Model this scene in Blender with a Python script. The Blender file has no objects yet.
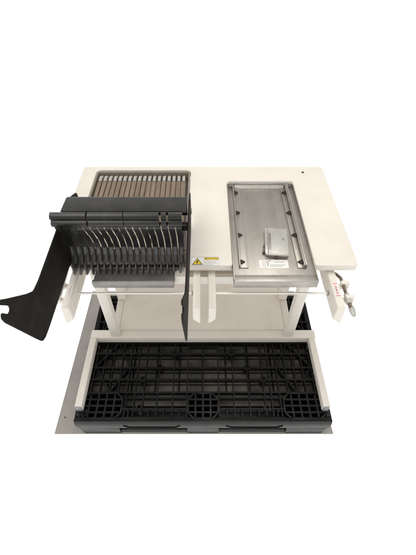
import bpy, bmesh, math, random
from mathutils import Vector, Matrix
random.seed(7)
S = bpy.context.scene
COL = S.collection

# ------------------------------------------------------------------ materials
def mat(name, col, rough=.5, metal=0., var=.08, scale=12., bump=0., bscale=150., spec=.5,
        stretch=(1, 1, 1), rvar=.08, dirt=None, dirt_amt=.0, dirt_scale=6., aniso=None):
    m = bpy.data.materials.new(name); m.use_nodes = True
    nt = m.node_tree; N = nt.nodes; L = nt.links
    b = N['Principled BSDF']
    b.inputs['Metallic'].default_value = metal
    b.inputs['Specular IOR Level'].default_value = spec
    tc = N.new('ShaderNodeTexCoord'); mp = N.new('ShaderNodeMapping')
    mp.inputs['Scale'].default_value = stretch
    L.new(tc.outputs['Object'], mp.inputs['Vector'])
    n1 = N.new('ShaderNodeTexNoise'); n1.inputs['Scale'].default_value = scale
    n1.inputs['Detail'].default_value = 6; n1.inputs['Roughness'].default_value = .6
    L.new(mp.outputs[0], n1.inputs['Vector'])
    r = N.new('ShaderNodeValToRGB')
    r.color_ramp.elements[0].position = .3; r.color_ramp.elements[1].position = .7
    c0 = [max(0, c * (1 - var)) for c in col]; c1 = [min(1, c * (1 + var)) for c in col]
    r.color_ramp.elements[0].color = (*c0, 1); r.color_ramp.elements[1].color = (*c1, 1)
    L.new(n1.outputs['Fac'], r.inputs['Fac'])
    out = r.outputs['Color']
    if dirt:
        n2 = N.new('ShaderNodeTexNoise'); n2.inputs['Scale'].default_value = dirt_scale
        n2.inputs['Detail'].default_value = 9; n2.inputs['Roughness'].default_value = .7
        L.new(tc.outputs['Object'], n2.inputs['Vector'])
        mr = N.new('ShaderNodeMapRange'); mr.inputs['From Min'].default_value = .5
        mr.inputs['From Max'].default_value = .72; mr.inputs['To Max'].default_value = dirt_amt
        L.new(n2.outputs['Fac'], mr.inputs['Value'])
        mx = N.new('ShaderNodeMixRGB'); mx.inputs['Color2'].default_value = (*dirt, 1)
        L.new(mr.outputs[0], mx.inputs['Fac']); L.new(out, mx.inputs['Color1'])
        out = mx.outputs['Color']
    L.new(out, b.inputs['Base Color'])
    rr = N.new('ShaderNodeMapRange')
    rr.inputs['To Min'].default_value = max(.02, rough - rvar); rr.inputs['To Max'].default_value = min(1, rough + rvar)
    n3 = N.new('ShaderNodeTexNoise'); n3.inputs['Scale'].default_value = scale * 2.3
    n3.inputs['Detail'].default_value = 5
    L.new(mp.outputs[0], n3.inputs['Vector']); L.new(n3.outputs['Fac'], rr.inputs['Value'])
    L.new(rr.outputs[0], b.inputs['Roughness'])
    if bump:
        n4 = N.new('ShaderNodeTexNoise'); n4.inputs['Scale'].default_value = bscale; n4.inputs['Detail'].default_value = 4
        L.new(mp.outputs[0], n4.inputs['Vector'])
        bp = N.new('ShaderNodeBump'); bp.inputs['Strength'].default_value = bump; bp.inputs['Distance'].default_value = .001
        L.new(n4.outputs['Fac'], bp.inputs['Height']); L.new(bp.outputs[0], b.inputs['Normal'])
    return m

CREAM = mat('cream_powder_coat', (.76, .72, .655), .42, var=.03, scale=7, bump=.25, bscale=900, spec=.4,
            dirt=(.5, .42, .33), dirt_amt=.13, dirt_scale=9)
SHELF = mat('shelf_paint', (.82, .76, .68), .5, var=.03, scale=5, bump=.2, bscale=800, spec=.3,
            dirt=(.40, .34, .27), dirt_amt=.25, dirt_scale=5)
STEEL = mat('brushed_steel', (.41, .388, .357), .46, metal=1, var=.12, scale=16, stretch=(1, .06, 1), bump=.12, bscale=240, rvar=.1,
            dirt=(.27, .23, .19), dirt_amt=.5, dirt_scale=7)
STEEL2 = mat('bright_steel', (.60, .58, .55), .32, metal=1, var=.08, scale=30, stretch=(.1, 1, 1), bump=.08, bscale=300, rvar=.1)
CAST = mat('dull_cast_metal', (.30, .29, .275), .48, metal=.85, var=.12, scale=25, bump=.2, bscale=400)
BLOCK = mat('satin_block_metal', (.50, .50, .47), .5, metal=.7, var=.08, scale=40, bump=.1, bscale=500,
            dirt=(.3, .27, .23), dirt_amt=.4, dirt_scale=25)
BROWN = mat('brown_slot_bar', (.215, .155, .105), .5, metal=.25, var=.3, scale=22, stretch=(3, .16, 1), bump=.2, bscale=300,
            dirt=(.32, .25, .19), dirt_amt=.5, dirt_scale=30)
RIM = mat('brown_grey_rim', (.30, .26, .215), .5, metal=.4, var=.1, scale=30, bump=.15, bscale=400)
TOOTH = mat('pale_tooth_metal', (.50, .48, .45), .4, metal=.5, var=.12, scale=60)
BLACK = mat('black_moulded_plastic', (.011, .011, .0105), .42, var=.25, scale=14, bump=.35, bscale=700, spec=.32,
            dirt=(.05, .047, .042), dirt_amt=.35, dirt_scale=14)
FING = mat('black_finger_plastic', (.009, .009, .0086), .24, var=.2, scale=14, bump=.25, bscale=700, spec=.5,
           dirt=(.05, .047, .042), dirt_amt=.35, dirt_scale=14)
PLATE = mat('black_coated_plate', (.014, .0125, .0105), .72, var=.15, scale=9, bump=.2, bscale=700, spec=.14,
            dirt=(.05, .043, .036), dirt_amt=.25, dirt_scale=18)
GREYP = mat('dark_grey_prong', (.12, .118, .112), .4, metal=.35, var=.2, scale=40)
TOE = mat('highlight_grey_toe', (.07, .0695, .067), .28, metal=.2, var=.25, scale=50, rvar=.1)  # lighter grey paints the highlight on the finger toes
SLITLIGHT = mat('pale_slit_light', (.86, .78, .62), .45, metal=.05, var=.2, scale=60)  # pale tan that paints the light seen through the finger slits
PAL = mat('black_pallet_plastic', (.006, .006, .006), .36, var=.35, scale=16, bump=.6, bscale=260, spec=.2,
          dirt=(.028, .026, .024), dirt_amt=.5, dirt_scale=11)
PALB = mat('dusty_pallet_board', (.10, .097, .09), .5, var=.6, scale=9, bump=.5, bscale=160, spec=.3,
           dirt=(.26, .22, .175), dirt_amt=.8, dirt_scale=7)
FLOOR = mat('grey_floor', (.39, .37, .345), .55, var=.08, scale=5, bump=.25, bscale=420, spec=.35,
            dirt=(.26, .24, .215), dirt_amt=.6, dirt_scale=8)
PAPER = mat('white_sticker', (.80, .79, .76), .45, var=.02)
YEL = mat('yellow_print', (.78, .56, .03), .45, var=.03)
INK = mat('black_print', (.02, .02, .02), .5, var=.1)
GREYINK = mat('grey_print', (.28, .28, .28), .5, var=.1)
REDINK = mat('red_print', (.62, .05, .06), .5, var=.1)
FADED = mat('faded_pink_print', (.72, .50, .47), .5, var=.1)
CAP = mat('grey_plastic_cap', (.30, .32, .34), .45, var=.08)
ROD = mat('white_rod', (.80, .78, .73), .35, var=.02)
DARKROD = mat('dark_steel_rod', (.20, .165, .13), .4, metal=.9, var=.3, scale=50)
CHROME = mat('worn_chrome', (.62, .61, .59), .25, metal=1, var=.1, scale=60)
HANDLE = mat('grey_handle_metal', (.47, .46, .44), .5, metal=.3, var=.15, scale=60)
CLIP = mat('dark_clip_metal', (.05, .045, .04), .45, metal=.5, var=.3, scale=80)
RUST = mat('brown_bolt', (.16, .085, .05), .5, metal=.4, var=.3, scale=90)
DARK = mat('dark_void', (.012, .012, .012), .7)

# ------------------------------------------------------------------ mesh helper
class MB:
    def __init__(s): s.v = []; s.f = []
    def add(s, bm):
        bm.normal_update(); bm.verts.ensure_lookup_table(); bm.verts.index_update()
        o = len(s.v)
        s.v += [v.co.copy() for v in bm.verts]
        s.f += [[o + v.index for v in f.verts] for f in bm.faces]
        bm.free(); return s
    def box(s, x0, x1, y0, y1, z0, z1, bev=.0012, seg=2):
        bm = bmesh.new()
        bmesh.ops.create_cube(bm, size=1)
        for v in bm.verts:
            v.co = Vector(((x0 + x1) / 2 + v.co.x * (x1 - x0), (y0 + y1) / 2 + v.co.y * (y1 - y0), (z0 + z1) / 2 + v.co.z * (z1 - z0)))
        if bev: bmesh.ops.bevel(bm, geom=bm.edges[:], offset=bev, segments=seg, affect='EDGES', profile=.5)
        return s.add(bm)
    def prism(s, poly, axis, a, b, bev=0., seg=2):
        """poly: 2-D outline; axis 'x' -> (y,z), 'y' -> (x,z), 'z' -> (x,y)"""
        def P(p, t):
            return {'x': (t, p[0], p[1]), 'y': (p[0], t, p[1]), 'z': (p[0], p[1], t)}[axis]
        bm = bmesh.new()
        A = [bm.verts.new(P(p, a)) for p in poly]; B = [bm.verts.new(P(p, b)) for p in poly]
        n = len(poly)
        bm.faces.new(A[::-1]); bm.faces.new(B)
        for i in range(n): bm.faces.new((A[i], A[(i + 1) % n], B[(i + 1) % n], B[i]))
        bmesh.ops.recalc_face_normals(bm, faces=bm.faces[:])
        if bev:
            caps = [e for e in bm.edges if (e.verts[0] in A) == (e.verts[1] in A)]
            bmesh.ops.bevel(bm, geom=caps, offset=bev, segments=seg, affect='EDGES', profile=.5)
        bmesh.ops.triangulate(bm, faces=[f for f in bm.faces if len(f.verts) > 4], ngon_method='EAR_CLIP')
        return s.add(bm)
    def cyl(s, p0, p1, r, n=20, r2=None, bev=0.):
        p0 = Vector(p0); p1 = Vector(p1); d = p1 - p0
        bm = bmesh.new()
        bmesh.ops.create_cone(bm, cap_ends=True, segments=n, radius1=r, radius2=r if r2 is None else r2, depth=d.length)
        if bev:
            e = [e for e in bm.edges if abs(e.verts[0].co.z - e.verts[1].co.z) < 1e-6]
            bmesh.ops.bevel(bm, geom=e, offset=bev, segments=2, affect='EDGES', profile=.5)
        q = Vector((0, 0, 1)).rotation_difference(d.normalized())
        M = Matrix.Translation((p0 + p1) / 2) @ q.to_matrix().to_4x4()
        bmesh.ops.transform(bm, matrix=M, verts=bm.verts[:])
        return s.add(bm)
    def ring(s, c, r0, r1, z0, z1, n=20):
        bm = bmesh.new(); R = []
        for i in range(n):
            a = 2 * math.pi * i / n; ca, sa = math.cos(a), math.sin(a)
            R.append([bm.verts.new((c[0] + r * ca, c[1] + r * sa, z)) for r, z in ((r0, z0), (r1, z0), (r1, z1), (r0, z1))])
        for i in range(n):
            for k in range(4):
                a, b = R[i], R[(i + 1) % n]
                bm.faces.new((a[k], b[k], b[(k + 1) % 4], a[(k + 1) % 4]))
        bmesh.ops.recalc_face_normals(bm, faces=bm.faces[:])
        return s.add(bm)
    def tube(s, pts, r, n=12):
        pts = [Vector(p) for p in pts]
        bm = bmesh.new(); rings = []; prev = None
        for i, p in enumerate(pts):
            t = (pts[min(i + 1, len(pts) - 1)] - pts[max(i - 1, 0)]).normalized()
            if prev is None: u = t.orthogonal().normalized()
            else: u = (prev - t * prev.dot(t)).normalized()
            prev = u; w = t.cross(u)
            rr = r[i] if isinstance(r, (list, tuple)) else r
            rings.append([bm.verts.new(p + (u * math.cos(2 * math.pi * k / n) + w * math.sin(2 * math.pi * k / n)) * rr) for k in range(n)])
        for a, b in zip(rings, rings[1:]):
            for k in range(n): bm.faces.new((a[k], a[(k + 1) % n], b[(k + 1) % n], b[k]))
        bm.faces.new(rings[0][::-1]); bm.faces.new(rings[-1])
        bmesh.ops.recalc_face_normals(bm, faces=bm.faces[:])
        return s.add(bm)
    def ball(s, c, rx, ry, rz):
        bm = bmesh.new(); bmesh.ops.create_uvsphere(bm, u_segments=20, v_segments=12, radius=1)
        for v in bm.verts: v.co = Vector((c[0] + v.co.x * rx, c[1] + v.co.y * ry, c[2] + v.co.z * rz))
        return s.add(bm)
    def bar(s, p, q, w, z0, z1, bev=.0008):
        """upright rib from p to q (x,y), width w"""
        p = Vector(p); q = Vector(q); d = (q - p).normalized(); n = Vector((-d.y, d.x)) * w / 2
        return s.prism([p + n, p - n, q - n, q + n], 'z', z0, z1, bev)
    def quad(s, pts):
        o = len(s.v); s.v += [Vector(p) for p in pts]; s.f.append(list(range(o, o + len(pts)))); return s
    def build(s, name, m, parent=None, smooth=True):
        me = bpy.data.meshes.new(name)
        off = Vector((0, 0, 0)); q = parent
        while q is not None: off += q.location; q = q.parent
        me.from_pydata([tuple(v - off) for v in s.v], [], s.f)
        me.materials.append(m); me.validate(); me.update()
        o = bpy.data.objects.new(name, me); COL.objects.link(o)
        if parent: o.parent = parent
        if smooth:
            me.shade_smooth()
            me.set_sharp_from_angle(angle=math.radians(38))
        return o

def thing(name, label, cat, loc):
    o = bpy.data.objects.new(name, None); o.empty_display_size = .1
    o.location = loc; COL.objects.link(o); o['label'] = label; o['category'] = cat
    return o

def text_mb(body, x, y, z, size, mb, squash=1.):
    cu = bpy.data.curves.new('lettering', 'FONT'); cu.body = body; cu.size = size; cu.align_x = 'CENTER'; cu.align_y = 'CENTER'
    o = bpy.data.objects.new('lettering', cu); COL.objects.link(o)
    bpy.context.view_layer.update()
    me = o.evaluated_get(bpy.context.evaluated_depsgraph_get()).to_mesh()
    k = len(mb.v)
    mb.v += [Vector((x + v.co.x * squash, y + v.co.y, z)) for v in me.vertices]
    mb.f += [[k + i for i in p.vertices] for p in me.polygons]
    bpy.data.objects.remove(o); bpy.data.curves.remove(cu)

def chaikin(pts, n=2):
    for _ in range(n):
        q = [pts[0]]
        for a, b in zip(pts, pts[1:]):
            q += [tuple(.75 * a[i] + .25 * b[i] for i in range(2)), tuple(.25 * a[i] + .75 * b[i] for i in range(2))]
        pts = q + [pts[-1]]
    return pts

def rounded(poly, r, n=4):
    """round every corner of a 2-D polygon by r (or per-corner list)"""
    out = []; N = len(poly)
    for i in range(N):
        p = Vector(poly[i]); a = Vector(poly[i - 1]); b = Vector(poly[(i + 1) % N])
        rr = r[i] if isinstance(r, (list, tuple)) else r
        rr = min(rr, (a - p).length * .45, (b - p).length * .45)
        if rr <= 0: out.append(tuple(p)); continue
        A = p + (a - p).normalized() * rr; B = p + (b - p).normalized() * rr
        for k in range(n + 1):
            t = k / n
            out.append(tuple((1 - t) ** 2 * A + 2 * t * (1 - t) * p + t * t * B))
    return out

# ------------------------------------------------------------------ floor
fl = MB().prism([(-.655, .553), (.575, .553), (.545, 1.0), (.53, 1.36), (-.645, 1.36)], 'z', -.008, 0, .001)
f = fl.build('floor', FLOOR); f['kind'] = 'structure'
f['label'] = 'grey concrete floor showing as a strip beside the black pallet'
spots = MB()
for x, y, r in ((-.625, .625, .0035), (-.56, .86, .0015), (-.60, .78, .001), (-.585, .70, .0012)):
    spots.ring((x, y), 0.0001, r, .0004, .0009, 10)
spots.build('floor_speck', INK, f)

# ------------------------------------------------------------------ pallet
P = thing('plastic_pallet', 'black plastic pallet with an open ribbed deck under the cream work stand', 'pallet', (0, .88, 0))
X0, X1, Y0, Y1, ZT = -.535, .535, .556, 1.215, .14
deck = MB()
TW = .0055
xl = [-.492, -.452, -.412, -.372, -.333, -.296, -.259, -.198, -.131, -.069, 0, .069, .134, .2, .267, .296, .333, .372, .412, .452, .492]
for i, x in enumerate(xl):
    inb = abs(x) < .06 or .345 < abs(x) < .52
    deck.box(x - TW / 2, x + TW / 2, .679 if inb else Y0 + .02, 1.089 if inb else Y1 - .02, .116 if i % 2 else .112, ZT - .001, .0008, 1)
for x in (-.165, -.1, .1, .165, .235, -.23, .315, -.315):    # short stub ribs along the front edge
    deck.box(x - TW / 2, x + TW / 2, Y0 + .02, .61, .09, ZT - .0035, .0008, 1)
yl = [(.61, .006), (.657, .006), (.682, .008), (.742, .009), (.80, .009), (.872, .009), (.93, .007), (.99, .009), (1.05, .009), (1.11, .008), (1.16, .006)]
for y, w in yl:
    if .68 < y < 1.09: spans = [(X0 + .012, X1 - .012)]
    else: spans = [(-.344, -.065), (.065, .344)]
    for xa, xb in spans: deck.box(xa, xb, y - w / 2, y + w / 2, .114, ZT, .001, 1)
for sx in (-1, 1):
    for (a, b) in (((.336, .807), (.408, .685)), ((.336, .807), (.40, .93)), ((.49, .805), (.40, .93)), ((.49, .805), (.408, .685)),
                   ((.336, 1.0), (.40, .93)), ((.49, 1.0), (.40, .93)), ((.336, 1.0), (.408, 1.1)), ((.49, 1.0), (.408, 1.1))):
        deck.bar((sx * a[0], a[1]), (sx * b[0], b[1]), .005, .1, ZT - .002)
deck.build('deck_lattice', PAL, P)
# corner and centre blocks: dense octagonal grids standing over the feet
def block(xa, xb, ya, yb, nx, ny, cut):
    g = MB(); w = .0085; z0 = .02; zt = ZT + .0012
    for i in range(1, nx):
        x = xa + (xb - xa) * i / nx
        c = cut * .8 if i in (1, nx - 1) else 0
        g.box(x - w / 2, x + w / 2, ya + c * .3, yb - c * .3, z0, zt, .001, 1)
    for j in range(1, ny):
        y = ya + (yb - ya) * j / ny
        g.box(xa + .002, xb - .002, y - w / 2, y + w / 2, z0, zt - .0006, .001, 1)
    pts = [(xa + cut, ya), (xb - cut, ya), (xb, ya + cut), (xb, yb - cut), (xb - cut, yb), (xa + cut, yb), (xa, yb - cut), (xa, ya + cut)]
    for k in range(8):
        g.bar(pts[k], pts[(k + 1) % 8], .0075, z0, zt + .0004 + .0002 * (k % 2), .001)
    return g
for (xa, xb, nx) in ((-.518, -.345, 5), (-.064, .064, 4), (.345, .518, 5)):
    for (ya, yb) in ((.567, .678), (1.09, 1.203)):
        block(xa, xb, ya, yb, nx, 4, .026).build('block_grid', PAL, P)
for c in ((-.131, .872), (-.198, .803), (-.269, .742), (-.27, .614), (.132, .872), (.2, .80), (.268, .742), (.27, .612),
          (-.131, 1.05), (.131, 1.05), (0, .99)):
    MB().ring(c, .0085, .0142, .10, ZT + .004, 22).build('round_boss', PAL, P)
MB().ring((-.494, .592), .008, .0135, .09, ZT + .003, 20).build('round_boss', PAL, P)
# rim beams with chamfered top edge
rim = MB()
prof = [(0, .14), (.012, .14), (.02, .136), (.02, .078), (-.004, .074), (-.006, .12)]
rim.prism([(Y0 + p[0], p[1]) for p in prof], 'x', X0, X1, .001)
rim.prism([(Y1 - p[0], p[1]) for p in prof], 'x', X0, X1, .001)
rim.prism([(X0 + p[0], p[1] - .0006) for p in prof], 'y', Y0 + .0205, Y1 - .0205, .001)
rim.prism([(X1 - p[0], p[1] - .0006) for p in prof], 'y', Y0 + .0205, Y1 - .0205, .001)
rim.build('rim_beam', PAL, P)
# feet
for xa, xb in ((-.533, -.36), (-.068, .068), (.36, .533)):
    for ya, yb in ((Y0 - .004, .685), (.84, .94), (1.09, Y1 + .004)):
        t = .012
        ft = MB().prism(rounded([(xa + t * (xa < -.3), 0), (xb - t * (xb > .3), 0), (xb, .0745), (xa, .0745)], .004), 'y', ya + .004, ya + .014, .001)
        ft.box(xa + .013, xa + .02, ya + .015, yb - .013, .001, .074, .001).box(xb - .02, xb - .013, ya + .015, yb - .013, .001, .074, .001)
        ft.prism([(xa + t * (xa < -.3), 0), (xb - t * (xb > .3), 0), (xb, .0745), (xa, .0745)], 'y', yb - .012, yb - .002, .001)
        ft.build('foot', PAL, P)
# hand-grip recess outlines between the feet on the front face
for a, b in ((-.335, -.095), (.095, .335)):
    g = MB()
    yf = Y0 - .0065
    g.bar((a + .02, yf), (b - .02, yf), .006, .083, .0865)
    g.prism([(a, .108), (a + .004, .108), (a + .024, .087), (a + .02, .0865)], 'y', yf - .003, yf + .004)
    g.prism([(b, .108), (b - .004, .108), (b - .024, .087), (b - .02, .0865)], 'y', yf - .003, yf + .004)
    g.build('grip_edge', PAL, P)
# bottom deck: dusty boards seen through the lattice
for ya, yb in ((.688, .739), (.745, .797), (.804, .869), (.877, .928), (.95, 1.01), (1.03, 1.08)):
    MB().box(X0 + .02, X1 - .02, ya, yb, .066, .084, .002).build('bottom_board', PALB, P)
for x in (-.45, 0, .45):
    MB().box(x - .06, x + .06, .70, 1.09, .002, .0655, .001).build('bottom_runner', PALB, P)
st = MB()
for x in [-.43 + .107 * k for k in range(9)]:
    st.box(x - .003, x + .003, .69, 1.08, .0845, .094, .001, 1)
st.build('bottom_rib', PAL, P)
MB().box(X0 + .05, X1 - .05, .60, .67, .004, .02, .002).build('bottom_board', PAL, P)
for xa, xb in ((-.359, -.069), (.069, .359)):
    MB().box(xa, xb, .5605, .585, .001, .03, .003).build('front_runner', PAL, P)

# ------------------------------------------------------------------ work stand
ZB = .1418
T = thing('work_stand', 'cream painted steel work stand with a two-bay tabletop standing on the black pallet', 'work stand', (0, 1.0, ZB))
TZ = .74
top = [(-.5425, .876), (-.478, .876), (-.478, 1.462), (-.055, 1.462), (-.055, .876), (.103, .876), (.103, 1.366), (.390, 1.366), (.390, .876),
       (.5425, .876), (.5425, 1.492), (-.5425, 1.492)]
rad = [.014, .008, .022, .022, .008, .008, .014, .014, .008, .014, .014, .014]
tt = MB().prism(rounded(top, rad, 5), 'z', .713, TZ, .0025, 2)
tb = tt.build('tabletop', CREAM, T)
MB().ring((.4475, 1.445), .0005, .006, TZ + .0002, TZ + .0012, 18).build('screw_hole', INK, tb)
MB().box(-.02, .052, .9, .905, .69, .712, .001).build('front_apron', CREAM, T)
# legs
for x in (-.412, .404):
    MB().box(x - .02, x + .02, .934, .970, .1846, .712, .0025, 3).build('leg', CREAM, T)
    MB().box(x - .02, x + .02, 1.15, 1.19, ZB + .001, .712, .0025, 3).build('leg', CREAM, T)
# under-table beams
MB().box(-.3915, .3835, .945, .964, .557, .600, .002).build('front_beam', CREAM, T)
MB().box(-.3915, .3835, .985, .989, .553, .7125, .001).build('under_panel', SHELF, T)
MB().box(-.3915, .3835, 1.155, 1.185, .557, .600, .002).build('rear_beam', CREAM, T)
for x in (-.412, .404):
    MB().box(x - .018, x + .018, .971, 1.149, .66, .70, .002).build('side_beam', CREAM, T)
# shelf with raised side flanges
sh = MB().box(-.40, .392, .975, 1.31, .176, .186, .002)
sh.build('shelf', SHELF, T)
for xa, xb in ((-.432, -.4005), (.3925, .424)):
    MB().box(xa, xb, .975, 1.149, .15, .19, .002).build('shelf_rail', CREAM, T)
    MB().box(xa, xb, 1.191, 1.30, .15, .19, .002).build('shelf_rail', CREAM, T)
MB().box(-.399, .391, .9735, .9748, .15, .187, 0).build('shelf_lip', SHELF, T)
# U-shaped base
MB().box(-.53, .53, .93, .973, ZB + .0005, .184, .0025, 3).build('base_bar', CREAM, T)
for s in (-1, 1):
    xa, xb = -.53, -.5015
    if s > 0: xa, xb = .4975, .5255
    a = MB().box(xa, xb, .602, .9295, ZB + .0008, .1835, .0025, 3).build('foot_bar', CREAM, T)
    MB().box(xa + .0025, xb - .0025, .597, .602, ZB + .003, .181, .0015).build('end_cap', CAP, a)
# side arms (four box sections reaching forward under the tabletop)
def side_arm(xi, xo, name='side_arm'):
    # inner edge xi, outer edge xo; the front end is mitred, deeper at the outer edge
    bm = bmesh.new()
    zt = .701
    def V(x, y, z): return bm.verts.new((x, y, z))
    A = [V(xi, .722, zt), V(xo, .722, zt), V(xo, .712, .622), V(xi, .722, .634)]
    B = [V(xi, 1.0, zt), V(xo, 1.0, zt), V(xo, 1.0, .622), V(xi, 1.0, .634)]
    bm.faces.new(A); bm.faces.new(B[::-1])
    for i in range(4): bm.faces.new((A[i], B[i], B[(i + 1) % 4], A[(i + 1) % 4]))
    bmesh.ops.recalc_face_normals(bm, faces=bm.faces[:])
    bmesh.ops.bevel(bm, geom=bm.edges[:], offset=.002, segments=2, affect='EDGES')
    return MB().add(bm).build(name, CREAM, T)
arms = [side_arm(-.440, -.467), side_arm(-.034, -.009), side_arm(.043, .018), side_arm(.4425, .4695)]
# thin white rods between the arms
for xa, xb in ((-.4405, -.0335), (.0425, .443)):
    r = MB().cyl((xa, .815, .662), (xb, .815, .662), .0042, 16).build('cross_rod', ROD, T)
    MB().cyl((xb - .006, .815, .662), (xb - .001, .815, .662), .0075, 16).build('rod_collar', CAST, r)
# stickers with red marks on the outer arms
def arm_sticker(arm, xc, faded):
    y0, y1, z = .765, .833, .7013
    st = MB().box(xc - .0095, xc + .0095, y0, y1, z, z + .0008, 0).build('sticker', PAPER, arm, False)
    k = MB(); zz = z + .0011
    def rect(xa, xb, ya, yb): k.quad([(xa, ya, zz), (xb, ya, zz), (xb, yb, zz), (xa, yb, zz)])
    for yy in (y0 + .007, y1 - .008):
        for q in range(5): rect(xc - .0075 + q * .003, xc - .0075 + q * .003 + .0024, yy - .002 + .0006 * (q % 2), yy + .002)
    for gy in (.785, .798, .811):           # illegible red characters built of short strokes
        for q in range(3):
            rect(xc - .0055, xc + .0055 - .002 * q, gy - .0045 + q * .0042, gy - .0045 + q * .0042 + .0014)
        rect(xc - .0012 + .003 * ((gy * 1000) % 2), xc + .0008, gy - .0052, gy + .0052)
    k.build('red_marking', FADED if faded else REDINK, arm, False)
arm_sticker(arms[3], .456, False); arm_sticker(arms[0], -.4535, True)
# latches on the outside of the outer arms
for s, arm in ((1, arms[3]), (-1, arms[0])):
    x = s * .4915
    la = MB()
    pts = [(s * .470, .935, .66), (s * .474, .905, .672), (s * .482, .885, .682), (s * .490, .865, .686), (x, .84, .686), (x, .735, .686)]
    if s < 0: pts = [(x - .0, .985, .70), (x, .90, .694), (x, .87, .69), (x, .80, .686), (x, .765, .686)]
    rod = MB().tube(pts, .0058 if s > 0 else .0075, 14).build('latch_rod', DARKROD if s > 0 else CHROME, T)
    for y in (.838, .775):
        tbm = MB().box(min(s * .4685, s * .513), max(s * .4685, s * .513), y - .009, y + .009, .664, .6775, .002)
        tbm.box(min(s * .484, s * .513), max(s * .484, s * .513), y - .008, y + .008, .6775, .697, .0035, 3)
        tbm.build('latch_tab', CREAM if s > 0 else ROD, T)
    if s > 0:
        h = MB().ball((x + .005, .728, .681), .0105, .028, .008)
        h.cyl((x, .75, .686), (x, .79, .686), .010, 16, bev=.002)
        h.build('latch_handle', HANDLE, T)
MB().box(-.097, -.058, .832, .8745, .69, .731, .002).build('bay_bracket', CREAM, T)
# caution label
z = TZ + .0006
lab = MB().box(-.042, .057, .874, .9165, TZ + .0001, z, 0).build('caution_label', PAPER, T, False)
k = MB()
def rect(k, xa, xb, ya, yb, zz): k.quad([(xa, ya, zz), (xb, ya, zz), (xb, yb, zz), (xa, yb, zz)])
z1 = z + .0004
for (xa, xb, ya, yb) in ((-.0415, .0565, .8743, .8752), (-.0415, .0565, .9152, .9161), (-.0415, -.0408, .8752, .9152),
                         (.0558, .0565, .8752, .9152), (.0022, .0029, .8752, .9152)):
    rect(k, xa, xb, ya, yb, z1)
for i, w in enumerate((.046, .041, .044, .030)):
    x = .0055; y = .8985 - i * .006
    while x < .0055 + w:
        d = random.uniform(.0025, .006); rect(k, x, min(x + d, .0535), y - .0016, y, z1); x += d + .0012
k.build('grey_lettering', GREYINK, lab, False)
tx = -.0195
tri = MB().quad([(tx - .019, .8785, z1), (tx + .019, .8785, z1), (tx, .9115, z1)]).build('triangle_border', INK, lab, False)
b = MB().quad([(tx - .0145, .881, z1 + .0003), (tx + .0145, .881, z1 + .0003), (tx, .9065, z1 + .0003)])
rect(b, .0048, .0545, .9025, .9138, z1)
b.build('yellow_field', YEL, lab, False)
b = MB(); zz = z1 + .0006
for poly in (((tx + .002, .9015), (tx - .0045, .8915), (tx - .0005, .8905), (tx + .0035, .8945)),
             ((tx - .001, .8945), (tx + .0045, .8935), (tx - .001, .8875), (tx - .0025, .8885)),
             ((tx + .001, .8895), (tx - .004, .8865), (tx - .0015, .8828), (tx + .0002, .886))):
    b.quad([(p[0], p[1], zz) for p in poly])
b.build('black_symbol', INK, lab, False); b = MB()
b.quad([(.0065, .9045, zz), (.0135, .9045, zz), (.010, .912, zz)])
text_mb('CAUTION', .034, .9083, zz, .0098, b, .95)
b.build('black_lettering', INK, lab, False)

# ------------------------------------------------------------------ slotted rack with hinged finger cover
R = thing('slot_rack', 'slotted brown rack in the left bay under a black hinged cover of curved fingers', 'slot rack', (-.265, 1.1, .70))
PITCH = .0216
xs = [-.452 + PITCH * i for i in range(18)]       # bar centres
base = MB().box(-.4745, -.0585, .90, 1.455, .69, .706, .002)
base.build('rack_base', CAST, R)
fr = MB().box(-.374, -.0985, .807, .8985, .700, .724, .002)
fr.box(-.374, -.0985, .803, .8065, .711, .7365, .0012).build('front_sill', CAST, R)
MB().box(-.372, -.1005, .8035, .8105, .7368, .7395, .001).build('sill_edge', CAST, R)
rim_poly = rounded([(-.4755, .90), (-.4755, 1.459), (-.0575, 1.459), (-.0575, .90), (-.0645, .90), (-.0645, 1.443), (-.4685, 1.443), (-.4685, .90)],
                   [.003, .022, .022, .003, .003, .008, .008, .003], 6)
MB().prism(rim_poly, 'z', .7065, .7425, .0006).build('rack_rim', RIM, R)
for i, x in enumerate(xs):
    w = (.0089 if i < 9 else .0096) + random.uniform(-.0005, .0005)
    MB().box(x - w, x + w, .885, 1.383, .707, .736 + random.uniform(-.0006, .0006), .0009).build('slot_bar', BROWN, R)
    tm = MB().box(x - .0062, x + .0062, 1.3845, 1.420, .707, .738, .001)
    tm.box(x - .0062, x + .0062, 1.4205, 1.436, .707, .730, .001)
    tm.build('slot_tooth', TOOTH, R)
    # grey front prong of each divider
    pr = rounded([(.886, .712), (.853, .714), (.847, .724), (.852, .750), (.858, .758), (.886, .762)], [0, .006, .004, .004, .004, 0], 3)
    MB().prism(pr, 'x', x + .0042, x + .0092, .0009).build('front_prong', GREYP, R)
MB().box(-.447, -.075, .860, .8655, .733, .742, .001).build('prong_rail', GREYP, R)

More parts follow.
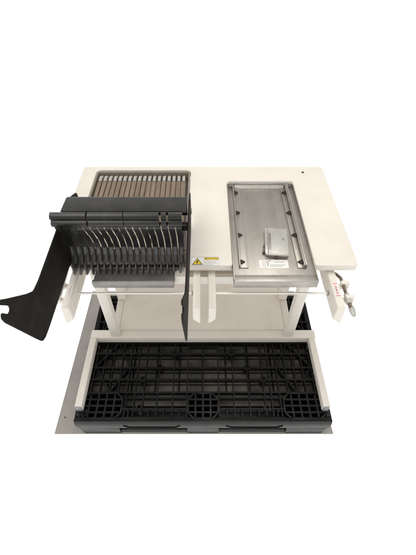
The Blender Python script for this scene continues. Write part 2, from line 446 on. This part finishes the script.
# finger profile (y, z): lip rolls, scooped face, bright toe
face = [(.8675, .980), (.863, .985), (.856, .987), (.847, .983), (.8425, .975), (.8445, .9695), (.849, .967), (.8445, .9645), (.8385, .958), (.838, .951), (.8415, .945),
        (.849, .942), (.8500, .930), (.8555, .917), (.8600, .9105), (.8615, .9115), (.8700, .892), (.884, .864), (.8935, .838), (.899, .811), (.899, .789),
        (.893, .774), (.884, .763), (.874, .756), (.868, .753)]
back = [(.870, .749), (.882, .753), (.894, .760), (.902, .770), (.9085, .789), (.9085, .812), (.903, .841), (.894, .868), (.880, .895), (.870, .915), (.864, .935), (.866, .962), (.8675, .972)]
fing = face + back
GAPW = {4: .0026, 9: .0012, 14: .003, 15: .003}
for i in range(18):
    x0 = -.4515 + PITCH * i; x1 = x0 + PITCH
    ga = random.uniform(.0013, .0022); gb = random.uniform(.0013, .0022)
    # lower scooped blade is narrower than its head so that the painted slit light shows between neighbours
    hd = MB().prism([p for p in fing if p[1] >= .9415], 'x', x0 + GAPW.get(i - 1, .00012), x1 - GAPW.get(i, .00012))
    low = [p for p in face if p[1] < .9425] + [p for p in back if p[1] < .9375]
    hd.prism(low, 'x', x0 + ga, x1 - gb)
    hd.build('guide_finger', FING, R)
    toe = [(.8995, .806), (.8985, .788), (.892, .772), (.883, .7615), (.8725, .754), (.8705, .757), (.8815, .766), (.890, .776), (.8965, .790), (.898, .806)]
    toe[0] = (.9025, .815 + random.uniform(-.003, .003))
    toe = [(p[0] - .0022, p[1] - .0006) for p in toe[:5]] + [(p[0] + .003, p[1] + .002) for p in toe[5:]]
    MB().prism(toe, 'x', x0 + .0022, x1 - .0030, .0032, 3).build('toe_highlight_pad', TOE, R)  # rounded pad, its lighter grey carries the toe highlight
    if i >= 2:                                     # added pale strip standing in for light through the slits
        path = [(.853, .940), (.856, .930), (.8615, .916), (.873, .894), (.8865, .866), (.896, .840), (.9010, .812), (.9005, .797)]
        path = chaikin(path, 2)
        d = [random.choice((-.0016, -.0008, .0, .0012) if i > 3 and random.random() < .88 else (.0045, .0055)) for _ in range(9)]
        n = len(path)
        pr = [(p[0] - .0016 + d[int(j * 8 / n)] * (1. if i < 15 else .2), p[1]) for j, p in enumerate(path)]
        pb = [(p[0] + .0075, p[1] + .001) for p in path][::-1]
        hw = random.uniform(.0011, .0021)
        MB().prism(pr + pb, 'x', x0 - hw, x0 + hw).build('slit_light_strip', SLITLIGHT, R)
XR = -.4515 + PITCH * 18
# top panel of the cover, its rear drop and stiffening bar
pan = [(.868, .9835), (.938, .981), (.947, .977), (.951, .967), (.955, .90), (.951, .90), (.945, .963), (.936, .975), (.868, .9775)]
MB().prism(pan, 'x', -.4235, -.0505, .0012).build('cover_panel', BLACK, R)
MB().box(-.4555, -.0505, .905, .9265, .872, .895, .003).build('cover_bar', BLACK, R)
# side plates with forward handle
plate = [(1.109, .876), (1.058, .898), (1.017, .911), (.941, .909), (.787, .903), (.672, .899), (.630, .903), (.600, .928), (.526, 1.002), (.512, 1.018), (.500, 1.012),
         (.516, .990), (.524, .977), (.519, .967), (.507, .968), (.492, .994), (.482, .985), (.484, .965), (.512, .887), (.542, .802), (.556, .766), (.575, .757), (.616, .754), (.85, .752), (.88, .744), (1.06, .7435), (1.12, .80)]
rr = [.01] * len(plate)
for s_, (xa, xb) in (('l', (-.4605, -.4560)), ('r', (-.0495, -.0450))):
    pl = MB().prism(rounded(plate, .008, 3), 'x', xa, xb, .0008).build('side_plate', PLATE, R)
    bo = MB()
    xo = xa if s_ == 'l' else xb; d = -.006 if s_ == 'l' else .0045
    bo.cyl((xo, 1.06, .83), (xo + d, 1.06, .83), .011, 18, bev=.0015)
    bo.build('pivot_bolt', CAST, pl)

# ------------------------------------------------------------------ steel tray
Y = thing('steel_tray', 'flat grey steel tray with two rails set in the right bay of the table', 'tray', (.245, 1.08, .71))
MB().box(.1045, .3885, .806, 1.362, .7275, .733, .001).build('tray_plate', STEEL, Y)
MB().box(.1045, .3885, .803, .808, .7075, .7395, .0012).box(.1045, .3885, .8085, .836, .7335, .7355, .0008).build('front_flange', STEEL, Y)
for xa, xb in ((.1035, .107), (.386, .3895)):
    MB().box(xa, xb, .8092, 1.362, .715, .7425, .001).build('side_flange', STEEL, Y)
MB().box(.108, .385, 1.3455, 1.3605, .7335, .752, .0012).build('back_stop', STEEL2, Y)
MB().prism([(1.331, .7335), (1.3445, .7335), (1.3445, .744), (1.340, .744)], 'x', .134, .346, .0008).build('stop_reflection', TOOTH, Y)  # pale tilted strip added to paint the white reflection at the back stop
MB().box(.106, .387, .8034, .8065, .7397, .7407, .0004).build('flange_edge', STEEL2, Y)
for s_, fa, fb, ia, ib in (('l', .1255, .1295, .130, .158), ('r', .349, .3535, .330, .3485)):
    rl = MB().box(fa, fb, .868, 1.352, .7335, .751, .001)
    rl.box(ia, ib, .868, 1.336, .7335, .7372, .0008)
    if s_ == 'r': rl.box(.354, .360, .868, 1.352, .7335, .752, .001)
    rl = rl.build('guide_rail', STEEL, Y)
    for y in (1.296, 1.163, 1.032, .893):
        c = MB()
        xa = .131 if s_ == 'l' else .348; d = 1 if s_ == 'l' else -1
        c.prism([(xa, y - .009), (xa + d * .005, y - .009), (xa + d * .017, y), (xa + d * .005, y + .009), (xa, y + .009)], 'z', .7375, .7425, .0008)
        c.cyl((xa + d * .0075, y, .7426), (xa + d * .0075, y, .7455), .0045, 14, bev=.001)
        c.build('rail_clip', CLIP, rl)
    MB().box(fa - .009, fa - .001 if s_ == 'l' else fb + .012, 1.340, 1.358, .7425, .7475, .001).build('rail_bracket', CAST, rl)
sl = MB().box(.197, .299, .868, .908, .7331, .7338, 0).build('tray_sticker', PAPER, Y, False)
k = MB(); zz = .7341
for i, (y, a, b2) in enumerate(((.8985, .250, .289), (.884, .234, .288), (.8775, .234, .277))):
    x = a
    while x < b2:
        d = random.uniform(.003, .007); rect(k, x, min(x + d, b2), y - .0013, y + .0009, zz); x += d + .0012
for (cx, cy, r) in ((.215, .8965, .0065), (.2145, .8805, .0065), (.226, .892, .004)):
    k.ring((cx, cy), r - .001, r, zz - .0002, zz, 20)
k.quad([(.222, .907, zz), (.231, .900, zz), (.230, .889, zz), (.2275, .898, zz)])
k.quad([(.224, .8795, zz), (.227, .878, zz), (.231, .889, zz), (.229, .890, zz)])
rect(k, .233, .240, .9025, .9065, zz)
k.build('label_printing', GREYINK, sl, False)

# ------------------------------------------------------------------ steel block lying on the tray
B = thing('metal_block', 'small silver metal block lying on the steel tray behind its white sticker', 'metal block', (.272, .972, .7332))
zb = .7332
m = MB().box(.2415, .3135, .905, 1.040, zb, .7515, .0018)
mm = m.build('block_body', BLOCK, B)
MB().box(.2295, .2412, .907, 1.040, zb, .7500, .0015).build('block_step', STEEL2, mm)
MB().box(.2435, .2515, .925, 1.012, .7516, .7522, .0003).build('block_strip', CAST, mm)
MB().ring((.296, .982), .0035, .0048, .7513, .7523, 20).build('block_hole', CAST, mm)
MB().box(.233, .3125, .8985, .9045, .7470, .7523, .001).build('block_edge', TOOTH, mm)
MB().cyl((.272, .896, .7405), (.272, .904, .7405), .0055, 18, bev=.001).build('block_bolt', RUST, mm)
sc = MB()
for y in (.935, .955): sc.cyl((.2255, y, .741), (.2292, y, .741), .005, 14)
sc.box(.2225, .2285, .915, .93, zb, .75, .001)
sc.build('side_screw', DARKROD, mm)
B.location = (.2685, .9885, .7332); B.rotation_euler = (0, 0, -.09)

# ------------------------------------------------------------------ world, lamps, camera
w = bpy.data.worlds.new('World'); S.world = w; w.use_nodes = True
nt = w.node_tree; N = nt.nodes; L = nt.links
bg = N['Background']; bg.inputs['Strength'].default_value = 1.0
tc = N.new('ShaderNodeTexCoord'); sx = N.new('ShaderNodeSeparateXYZ'); L.new(tc.outputs['Generated'], sx.inputs[0])
mr = N.new('ShaderNodeMapRange'); mr.interpolation_type = 'SMOOTHSTEP'
mr.inputs['From Min'].default_value = .0; mr.inputs['From Max'].default_value = .5
L.new(sx.outputs['Z'], mr.inputs['Value'])
mx = N.new('ShaderNodeMixRGB'); mx.inputs['Color1'].default_value = (1.22, 1.21, 1.19, 1); mx.inputs['Color2'].default_value = (.62, .605, .58, 1)
L.new(mr.outputs[0], mx.inputs['Fac']); L.new(mx.outputs[0], bg.inputs['Color'])

def area(name, loc, target, size, energy, col=(1, 1, 1)):
    l = bpy.data.lights.new(name, 'AREA'); l.shape = 'DISK'; l.size = size; l.energy = energy; l.color = col
    o = bpy.data.objects.new(name, l); COL.objects.link(o); o.location = loc
    o.rotation_euler = (Vector(target) - Vector(loc)).to_track_quat('-Z', 'Y').to_euler()
area('ceiling_lamp', (.35, 1.25, 2.9), (0, 1.0, .7), 1.1, 20, (1, .96, .90))
area('ceiling_lamp', (-.9, .2, 2.8), (0, 1.0, .7), .9, 9, (1, .97, .93))

cam = bpy.data.cameras.new('camera'); co = bpy.data.objects.new('camera', cam); COL.objects.link(co)
cam.sensor_fit = 'VERTICAL'; cam.sensor_height = 36; cam.lens = 24.0; cam.shift_x = 5 / 555
cam.clip_start = .02; cam.clip_end = 200
co.location = (0, 0, 1.68); co.rotation_euler = (math.radians(90 - 48.89), 0, 0)
S.camera = co
S.view_settings.view_transform = 'Standard'; S.view_settings.look = 'None'
S.view_settings.exposure = .17; S.view_settings.gamma = 1
